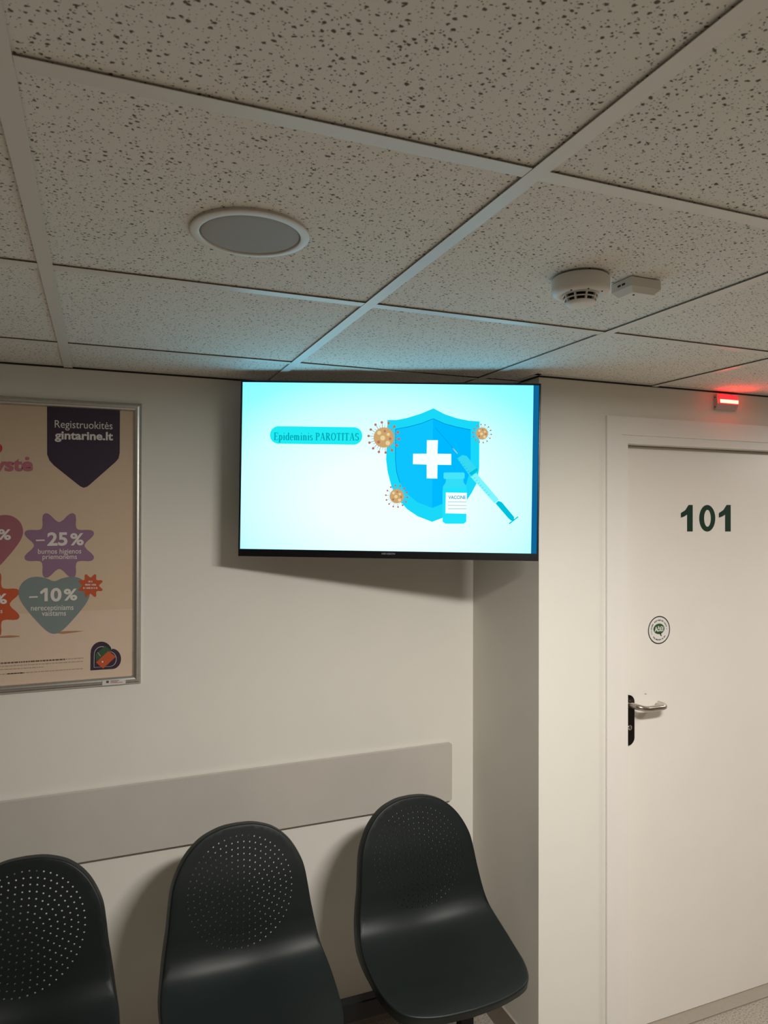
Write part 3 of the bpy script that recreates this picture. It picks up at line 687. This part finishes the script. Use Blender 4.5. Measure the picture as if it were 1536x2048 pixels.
# viruses
def virus(cx, cy, rb, ro, n):
    for k_ in range(n):
        a = 2 * math.pi * k_ / n + 0.1; ca, sa = math.cos(a), math.sin(a)
        fl.line(T([(cx + rb * .9 * ca, cy + rb * .9 * sa), (cx + ro * ca, cy + ro * sa)]), 0.0019 * rb / 48, EI['spike'], 6)
        fl.poly(T(ellipse(cx + ro * ca, cy + ro * sa, rb * .135, n=12)), EI['spike'], 6)
        a2 = a + math.pi / n; fl.line(T([(cx + rb * .9 * math.cos(a2), cy + rb * .9 * math.sin(a2)), (cx + rb * 1.22 * math.cos(a2), cy + rb * 1.22 * math.sin(a2))]), 0.0016 * rb / 48, EI['spike'], 6)
    fl.poly(T(ellipse(cx, cy, rb, n=36)), EI['virus'], 7)
    for (dx, dy, r2, m_) in ((-.1, .05, .24, 'vlight'), (-.45, -.45, .2, 'vlight'), (.45, -.3, .16, 'vlight'), (.4, .55, .22, 'vlight'), (-.5, .45, .15, 'spike'), (.1, -.62, .12, 'spike'), (.62, .12, .13, 'spike')):
        fl.poly(T(ellipse(cx + dx * rb, cy + dy * rb, r2 * rb, n=16)), EI[m_], 8)
virus(738, 324, 49, 73, 14); virus(800, 606, 34, 52, 14); virus(1210, 305, 29, 44, 14)
# vial
fl.poly(T([(1020, 590), (1022, 560), (1035, 540), (1037, 522), (1120, 522), (1122, 540), (1134, 560), (1138, 590), (1134, 728), (1122, 738), (1034, 738), (1020, 728)]), EI['vial'], 6)
fl.poly(T([(1022, 566), (1136, 568), (1133, 727), (1121, 736), (1035, 736), (1022, 727)]), EI['liquid'], 7)
fl.poly(T(rrect(1025, 492, 1126, 523, 7)), EI['cap'], 7)
fl.poly(T([(1036, 588), (1137, 590), (1135, 690), (1034, 688)]), EI['white'], 8)
fl.text('VACCINE', (460 + 1048 / 2.4, 740 + 619 / 2.4), (460 + 1131 / 2.4, 740 + 619 / 2.4), (460 + 1048 / 2.4, 740 + 603 / 2.4), EI['vtext'], 9, 0.02)
for y in (633, 650, 666): fl.line(T([(1046, y), (1135, y + .5)]), 0.0012, EI['vtext'], 9)
# syringe
fl.line(T([(985, 276), (1075, 382)]), 0.0010, EI['dline'], 8); fl.line(T([(1070, 376), (1092, 402)]), 0.0026, EI['gold'], 8); fl.line(T([(1086, 396), (1104, 418)]), 0.0044, EI['plunger'], 8)
fl.poly(T([(1090, 425), (1115, 408), (1136, 413), (1186, 476), (1184, 487), (1152, 510)]), EI['barrel'], 9)
fl.poly(T([(1148, 494), (1185, 470), (1190, 482), (1158, 508)]), EI['plunger'], 10)
fl.poly(T([(1154, 512), (1182, 494), (1290, 622), (1270, 640)]), EI['rod'], 9)
for k_ in range(16):
    f_ = k_ / 15; x, y = 1090 + 148 * f_, 432 + 170 * f_
    fl.line(T([(x, y), (x + 9, y - 6)]), 0.0007, EI['dline'], 10)
fl.poly(T([(1274, 640), (1288, 628), (1304, 634), (1364, 706), (1362, 720), (1350, 724), (1336, 712)]), EI['plunger'], 9)
fl.poly(T([(1337, 736), (1381, 702), (1385, 706), (1342, 740)]), EI['plunger'], 9)
scr = fl.build('screen', emats, tv); scr.data.transform(TM.inverted()); scr['label'] = 'bright cyan screen with shield, vaccine vial and virus picture'
# maker's name on the lower bezel
fl = Flat(tvc + un * 0.0012, ux, uz, 0.0001)
fl.text('HIKVISION', (763.5, 1109.2), (790, 1109.4), (763.5, 1105.6), 0, 1, 0.01)
lg = fl.build('maker_name', mat('grey lettering', (0.32, 0.31, 0.30), 0.4, noise=0.05), bez); lg.data.transform(TM.inverted())
# folding wall arm behind it
arm = MB().box((-0.11, 0.060, -0.11), (0.11, 0.066, 0.11))
mount = arm.build('mount_plate', M['black_metal'], tv)
wp = TM.inverted() @ Vector((0.86, Y_LEFT - 0.004, tvc.z)); ap = Vector((0.0, 0.066, 0.0))
mid = (wp + ap) / 2 + Vector((0.09, 0, 0))
ar = MB().tube([ap, mid], 0.014, 12).tube([mid, wp], 0.014, 12).lathe(mid, [(0.0, -0.03), (0.02, -0.03), (0.02, 0.03), (0.0, 0.03)], 16)
ar.build('mount_arm', M['black_metal'], tv)

# ------------------------------------------------------------------ ceiling loudspeaker
B = (0.211, 1.080, CEIL)
spk = empty('ceiling_speaker', B, 'round white loudspeaker with grey grille set in a ceiling tile', 'speaker')
R_ = 0.0908
MB().lathe((0, 0, 0), [(R_ - 0.002, 0.0042), (R_ - 0.0012, 0.0002), (R_, -0.0002), (R_ - 0.0004, -0.0012), (R_ - 0.0030, -0.0020), (R_ - 0.0130, -0.0030), (R_ - 0.0142, -0.0024), (R_ - 0.0148, 0.0), (R_ - 0.0148, 0.0042)], 96).build('trim_ring', M['white'], spk)
gr = MB(); rg = R_ - 0.0162
prof_g = [(0.0001, -0.0016)] + [(rg * f_, -0.0016 + 0.0004 * f_ ** 2) for f_ in (0.4, 0.8, 0.96)] + [(rg, -0.0005), (rg, 0.004)]
gr.lathe((0, 0, 0), prof_g, 96); o_ = gr.build('grille', M['grille'], spk); o_['label'] = 'grey mesh grille'
MB().lathe((0, 0, 0), [(0.001, 0.0045), (R_ - 0.004, 0.0045), (R_ - 0.004, 0.09), (0.001, 0.09)], 48).build('can', M['dark'], spk)

# ------------------------------------------------------------------ smoke detector and its wall-box neighbour
B = (0.808, 1.056, CEIL)
det = empty('smoke_detector', B, 'round white smoke detector with dark slots on the ceiling', 'smoke detector')
MB().lathe((0, 0, 0), [(0.050, 0.0005), (0.0515, -0.002), (0.0515, -0.021), (0.0495, -0.026), (0.0440, -0.0295), (0.0365, -0.0305), (0.0355, -0.0290), (0.001, -0.0290)], 72).build('base', M['white'], det)
hdm = MB()
hdm.lathe((0, 0, 0), [(0.0275, -0.029), (0.0215, -0.0425)], 48, mi=1)
for zt2, r2 in ((-0.0300, 0.0318), (-0.0365, 0.0292)):
    hdm.lathe((0, 0, 0), [(r2, zt2 + 0.0007), (r2 - 0.0003, zt2 - 0.0010), (r2 - 0.004, zt2 - 0.0008), (r2 - 0.004, zt2 + 0.0007)], 48)
for k_ in range(9):
    a = 2 * math.pi * (k_ + .35) / 9; c_, s_ = math.cos(a), math.sin(a); t_ = 0.0016
    vs = []
    for (r, z) in ((0.0322, -0.0285), (0.0265, -0.0285), (0.0205, -0.0435), (0.0265, -0.0435)):
        for q in (-t_, t_): vs.append((r * c_ - q * s_, r * s_ + q * c_, z))
    hdm.add(vs, [(0, 2, 3, 1), (2, 4, 5, 3), (4, 6, 7, 5), (6, 0, 1, 7), (0, 6, 4, 2), (1, 3, 5, 7)])
hdm.build('vented_head', [M['white'], M['slot']], det)
MB().lathe((0, 0, 0), [(0.0215, -0.0425), (0.0268, -0.0425), (0.0266, -0.0440), (0.0235, -0.0472), (0.0195, -0.0485), (0.001, -0.0488)], 56).build('cap', M['white'], det)
for a in (-108, -62, -150):
    MB().lathe((0.0408 * math.cos(math.radians(a)), 0.0408 * math.sin(math.radians(a)), 0), [(0.0016, -0.0290), (0.0016, -0.0308), (0.0001, -0.0309)], 10).build('pin_hole', M['slot'], det)
B = (0.921, 1.040, CEIL)
bx = empty('junction_box', B, 'small white box with sloped edges beside the smoke detector on the ceiling', 'junction box')
def frustum(mb, x0, y0, z0, x1, y1, z1, mi=0):
    vs = [(-x0, -y0, z0), (x0, -y0, z0), (x0, y0, z0), (-x0, y0, z0), (-x1, -y1, z1), (x1, -y1, z1), (x1, y1, z1), (-x1, y1, z1)]
    mb.add(vs, [(0, 1, 2, 3), (4, 7, 6, 5), (0, 4, 5, 1), (1, 5, 6, 2), (2, 6, 7, 3), (3, 7, 4, 0)], mi)
f_ = MB(); frustum(f_, 0.034, 0.027, 0.0025, 0.034, 0.027, -0.014); f_.build('body', M['white'], bx)
f_ = MB(); frustum(f_, 0.034, 0.027, -0.014, 0.024, 0.019, -0.0235); f_.build('cover', M['white'], bx)
MB().lathe((-0.013, -0.0085, 0), [(0.0021, -0.0236), (0.0021, -0.0245), (0.0001, -0.0246)], 12).build('screw', M['slot'], bx)
for y in (-0.006, 0.0055): MB().box((-0.0345, y - 0.004, -0.008), (-0.0338, y + 0.004, -0.0045)).build('slot', M['slot'], bx)

# ------------------------------------------------------------------ beam seating
BX, BY = 0.365, 1.845
bench = empty('beam_bench', (BX, BY, 0), 'three dark green plastic seats bolted to one black beam along the wall', 'bench seating')
beam_z0, beam_z1 = 0.338, 0.390
b_ = MB().box((-0.78, -0.017, beam_z0), (0.69, 0.017, beam_z1), bev=0.003)
beam = b_.build('beam', M['black_metal'], bench)
for x in (0.635, -0.70):
    lg_ = MB().box((x - 0.022, -0.016, 0.05), (x + 0.022, 0.016, beam_z0 + 0.004), bev=0.004)
    leg = lg_.build('leg', M['black_metal'], bench)
    ft = MB().tube([(x, 0.36, 0.022), (x, 0.16, 0.052), (x, 0.0, 0.062), (x, -0.16, 0.052), (x, -0.32, 0.022)], 0.017, 12)
    ft.build('foot_bar', M['black_metal'], leg)
    for y in (0.352, -0.312):
        MB().lathe((x, y, 0.0), [(0.001, 0.0), (0.022, 0.0), (0.022, 0.024), (0.016, 0.044), (0.001, 0.044)], 20).build('glide', M['rubber'], leg)

# one seat shell, in its own coordinates: y towards the wall, origin at the beam
PROF = [(0.163, 0.848), (0.142, 0.785), (0.116, 0.706), (0.098, 0.628), (0.090, 0.582), (0.077, 0.543), (0.049, 0.510), (-0.008, 0.486), (-0.088, 0.469), (-0.160, 0.463), (-0.205, 0.460), (-0.232, 0.452)]
def catmull(P, n=24):
    P = [Vector(p) for p in P]; Q = [P[0] * 2 - P[1]] + P + [P[-1] * 2 - P[-2]]; o = []
    for i in range(1, len(Q) - 2):
        for k_ in range(n):
            t = k_ / n
            o.append(0.5 * ((2 * Q[i]) + (Q[i + 1] - Q[i - 1]) * t + (2 * Q[i - 1] - 5 * Q[i] + 4 * Q[i + 1] - Q[i + 2]) * t * t + (3 * Q[i] - Q[i - 1] - 3 * Q[i + 1] + Q[i + 2]) * t ** 3))
    return o + [P[-1]]
PC = catmull(PROF); ARC = [0.0]
for p, q in zip(PC, PC[1:]): ARC.append(ARC[-1] + (q - p).length)
SL = ARC[-1]
import bisect
def prof_at(s):
    if s <= 0: t = (PC[1] - PC[0]).normalized(); return PC[0] + t * s, t
    if s >= SL: t = (PC[-1] - PC[-2]).normalized(); return PC[-1] + t * (s - SL), t
    i = min(bisect.bisect_right(ARC, s) - 1, len(PC) - 2); f_ = (s - ARC[i]) / (ARC[i + 1] - ARC[i])
    def tg(j): return (PC[min(j + 1, len(PC) - 1)] - PC[max(j - 1, 0)]).normalized()
    return PC[i].lerp(PC[i + 1], f_), tg(i).lerp(tg(i + 1), f_).normalized()
# outline half widths along the length of the profile (0 = top of back, SL = front lip)
HW = [(0.0, 0.0), (0.002, 0.035), (0.008, 0.062), (0.020, 0.093), (0.038, 0.119), (0.062, 0.142), (0.092, 0.161), (0.130, 0.1765), (0.175, 0.184), (0.225, 0.190), (0.275, 0.198), (0.325, 0.206), (0.375, 0.214), (0.42, 0.2175),
      (SL - 0.187, 0.217), (SL - 0.127, 0.213), (SL - 0.087, 0.206), (SL - 0.050, 0.192), (SL - 0.028, 0.170), (SL - 0.013, 0.132), (SL - 0.004, 0.080), (SL, 0.0)]
half = [(p.x, p.y) for p in catmull(HW, 5)]
outline = [(x, s) for s, x in half] + [(-x, s) for s, x in reversed(half[1:-1])]
def hw_at(s):
    for (s0_, x0_), (s1_, x1_) in zip(half, half[1:]):
        if s0_ <= s <= s1_ and s1_ > s0_: return x0_ + (x1_ - x0_) * (s - s0_) / (s1_ - s0_)
    return 0.05
def dish(x, s):
    k_ = (x / 0.21) ** 2; f_ = s / SL
    zone = math.exp(-((f_ - 0.52) / 0.15) ** 2); bend = -0.004 * zone; scoop = 0.016 * zone * (1 - math.exp(-(x / 0.11) ** 2))
    back = 0.004 * max(0.0, 1 - f_ / 0.5); seat = 0.006 * max(0.0, min(1, (f_ - 0.5) / 0.2)) * max(0.2, min(1, (1 - f_) / 0.16))
    return k_ * (back + seat + bend) + scoop
def surf(x, s, off=0.0):
    """point on the sitting face, off = distance behind it"""
    p, t = prof_at(s); n = Vector((-t.y, t.x))          # in (y, z)
    if n.dot(Vector((-1, 0.6))) < 0: n = -n               # towards the sitter
    q = p + n * (dish(x, s) - off)
    return Vector((x, q.x, q.y))
def surf_n(x, s):
    e = 0.002; a = surf(x + e, s) - surf(x - e, s); b = surf(x, s + e) - surf(x, s - e)
    n = a.cross(b).normalized(); return n if n.dot(Vector((0, -1, 0.6))) > 0 else -n
def inside(x, s, m_=0.0):
    return 0 < s < SL and abs(x) < hw_at(s) - m_
def seat_mesh():
    pts, edges, n_out = [], [], len(outline)
    pts += [Vector(p) for p in outline]; edges += [(i, (i + 1) % n_out) for i in range(n_out)]
    hc_s = 0.166; holes = []; hr = 0.0024; NH = 7
    ring_r = 0.143; rings = 9
    for k_ in range(rings):
        r = ring_r - k_ * 0.0158
        if r < 0.004: continue
        n = max(1, round(2 * math.pi * r / 0.0168))
        for i in range(n):
            a = 2 * math.pi * (i + (0.5 if k_ % 2 else 0)) / n + 0.05
            holes.append((r * math.cos(a), hc_s + r * 0.985 * math.sin(a)))
    holes.append((0.0, hc_s)); rings_i = []
    for (cx, cs) in holes:
        b0_ = len(pts); pts += [Vector((cx + hr * math.cos(2 * math.pi * i / NH), cs + hr * math.sin(2 * math.pi * i / NH))) for i in range(NH)]
        edges += [(b0_ + i, b0_ + (i + 1) % NH) for i in range(NH)]; rings_i.append(list(range(b0_, b0_ + NH)))
    n_fixed = len(pts); g_ = 0.0105; j = 0; s = g_ * .6
    while s < SL:
        x = -0.22 + (g_ / 2 if j % 2 else 0)
        while x < 0.22:
            if inside(x, s, 0.006) and min(((x - a) ** 2 + (s - b) ** 2 for a, b in holes)) > 0.0068 ** 2: pts.append(Vector((x, s)))
            x += g_
        s += g_ * 0.87; j += 1
    V2, E2, F2, ov, oe, of = delaunay_2d_cdt(pts, edges, [], 0, 1e-7)
    new_of = {}
    for i, src in enumerate(ov):
        for q in src: new_of[q] = i
    tris = []
    for f in F2:
        c = sum((V2[i] for i in f), Vector((0, 0))) / len(f)
        if not inside(c.x, c.y, -1e-4): continue
        if any((c.x - a) ** 2 + (c.y - b) ** 2 < (hr * 0.8) ** 2 for a, b in holes): continue
        tris.append(tuple(f))
    TK = 0.0079; nv = len(V2); mb = MB()
    front = [surf(v.x, v.y) for v in V2]; back_ = [surf(v.x, v.y) - surf_n(v.x, v.y) * TK for v in V2]
    vs = front + back_; fs = []
    for f in tris:
        n_ = (front[f[1]] - front[f[0]]).cross(front[f[2]] - front[f[0]]); sn = surf_n(V2[f[0]].x, V2[f[0]].y)
        f = f if n_.dot(sn) > 0 else tuple(reversed(f))
        fs.append(f); fs.append(tuple(i + nv for i in reversed(f)))
    for R in rings_i:
        R = [new_of[i] for i in R]
        for i in range(NH): fs.append((R[i], R[(i + 1) % NH], R[(i + 1) % NH] + nv, R[i] + nv))
    # folded rim
    O = [new_of[i] for i in range(n_out)]; RP = [(0.0022, 0.0005), (0.0042, 0.0022), (0.0050, 0.0050), (0.0062, 0.0140), (0.0092, 0.0270), (0.0084, 0.0285), (0.0060, 0.0280), (0.0022, 0.0180), (-0.0010, 0.0110)]
    rim = []
    for i in range(n_out):
        a, b, c = Vector(outline[i - 1]), Vector(outline[i]), Vector(outline[(i + 1) % n_out])
        t = (c - a).normalized(); o2 = Vector((t.y, -t.x))
        if o2.dot(b - Vector((0, SL / 2))) < 0 and abs(b.x) < 0.05: o2 = -o2
        if o2.x * b.x < 0: o2 = -o2
        e = 0.001; P = surf(b.x, b.y); N = surf_n(b.x, b.y); T_ = (surf(b.x + o2.x * e, b.y + o2.y * e) - P).normalized()
        col_ = []
        f_ = b.y / SL; deep = 1 + 0.40 * math.exp(-((f_ - 0.53) / 0.13) ** 2); fl_ = max(0.0, min(1.0, (0.72 - f_) / 0.15))
        for d, h in RP: col_.append(len(vs)); vs.append(P + T_ * (min(d, 0.005) + (d - min(d, 0.005)) * fl_ * deep - 0.10 * max(0, h - .006) * (1 - fl_)) - N * h * (deep if h > 0.006 else 1))
        rim.append([O[i]] + col_ + [O[i] + nv])
    for i in range(n_out):
        A_, B_ = rim[i], rim[(i + 1) % n_out]
        for k_ in range(len(A_) - 1): fs.append((A_[k_], B_[k_], B_[k_ + 1], A_[k_ + 1]))
    mb.add(vs, fs, 0, True)
    return mb
sm0 = seat_mesh()
seat0 = sm0.build('seat', M['shell'], bench)
bm = bmesh.new(); bm.from_mesh(seat0.data)
for e in bm.edges:
    if len(e.link_faces) == 2 and e.calc_face_angle(0) > math.radians(50): e.smooth = False
bm.to_mesh(seat0.data); bm.free()
def bracket_mesh():
    mb = MB().box((-0.085, -0.10, 0.4215), (0.085, 0.06, 0.4265), bev=0.002)
    for x in (-0.07, 0.07): mb.box((x - 0.004, -0.09, 0.385), (x + 0.004, 0.05, 0.4215))
    mb.box((-0.085, -0.019, 0.330), (0.085, -0.0175, 0.4215)); mb.box((-0.085, 0.0175, 0.330), (0.085, 0.019, 0.4215))
    for x in (-0.06, 0.06):
        for y in (-0.08, 0.045): mb.lathe((x, y, 0), [(0.009, 0.4265), (0.009, 0.444)], 12)
    return mb
br0 = bracket_mesh().build('bracket', M['black_metal'], seat0)
for k_, x in enumerate((0.537, -0.003, -0.543)):
    if k_ == 0: seat0.location = (x, 0, 0); continue
    c = seat0.copy(); COL.objects.link(c); c.location = (x, 0, 0)
    d = br0.copy(); COL.objects.link(d); d.parent = c
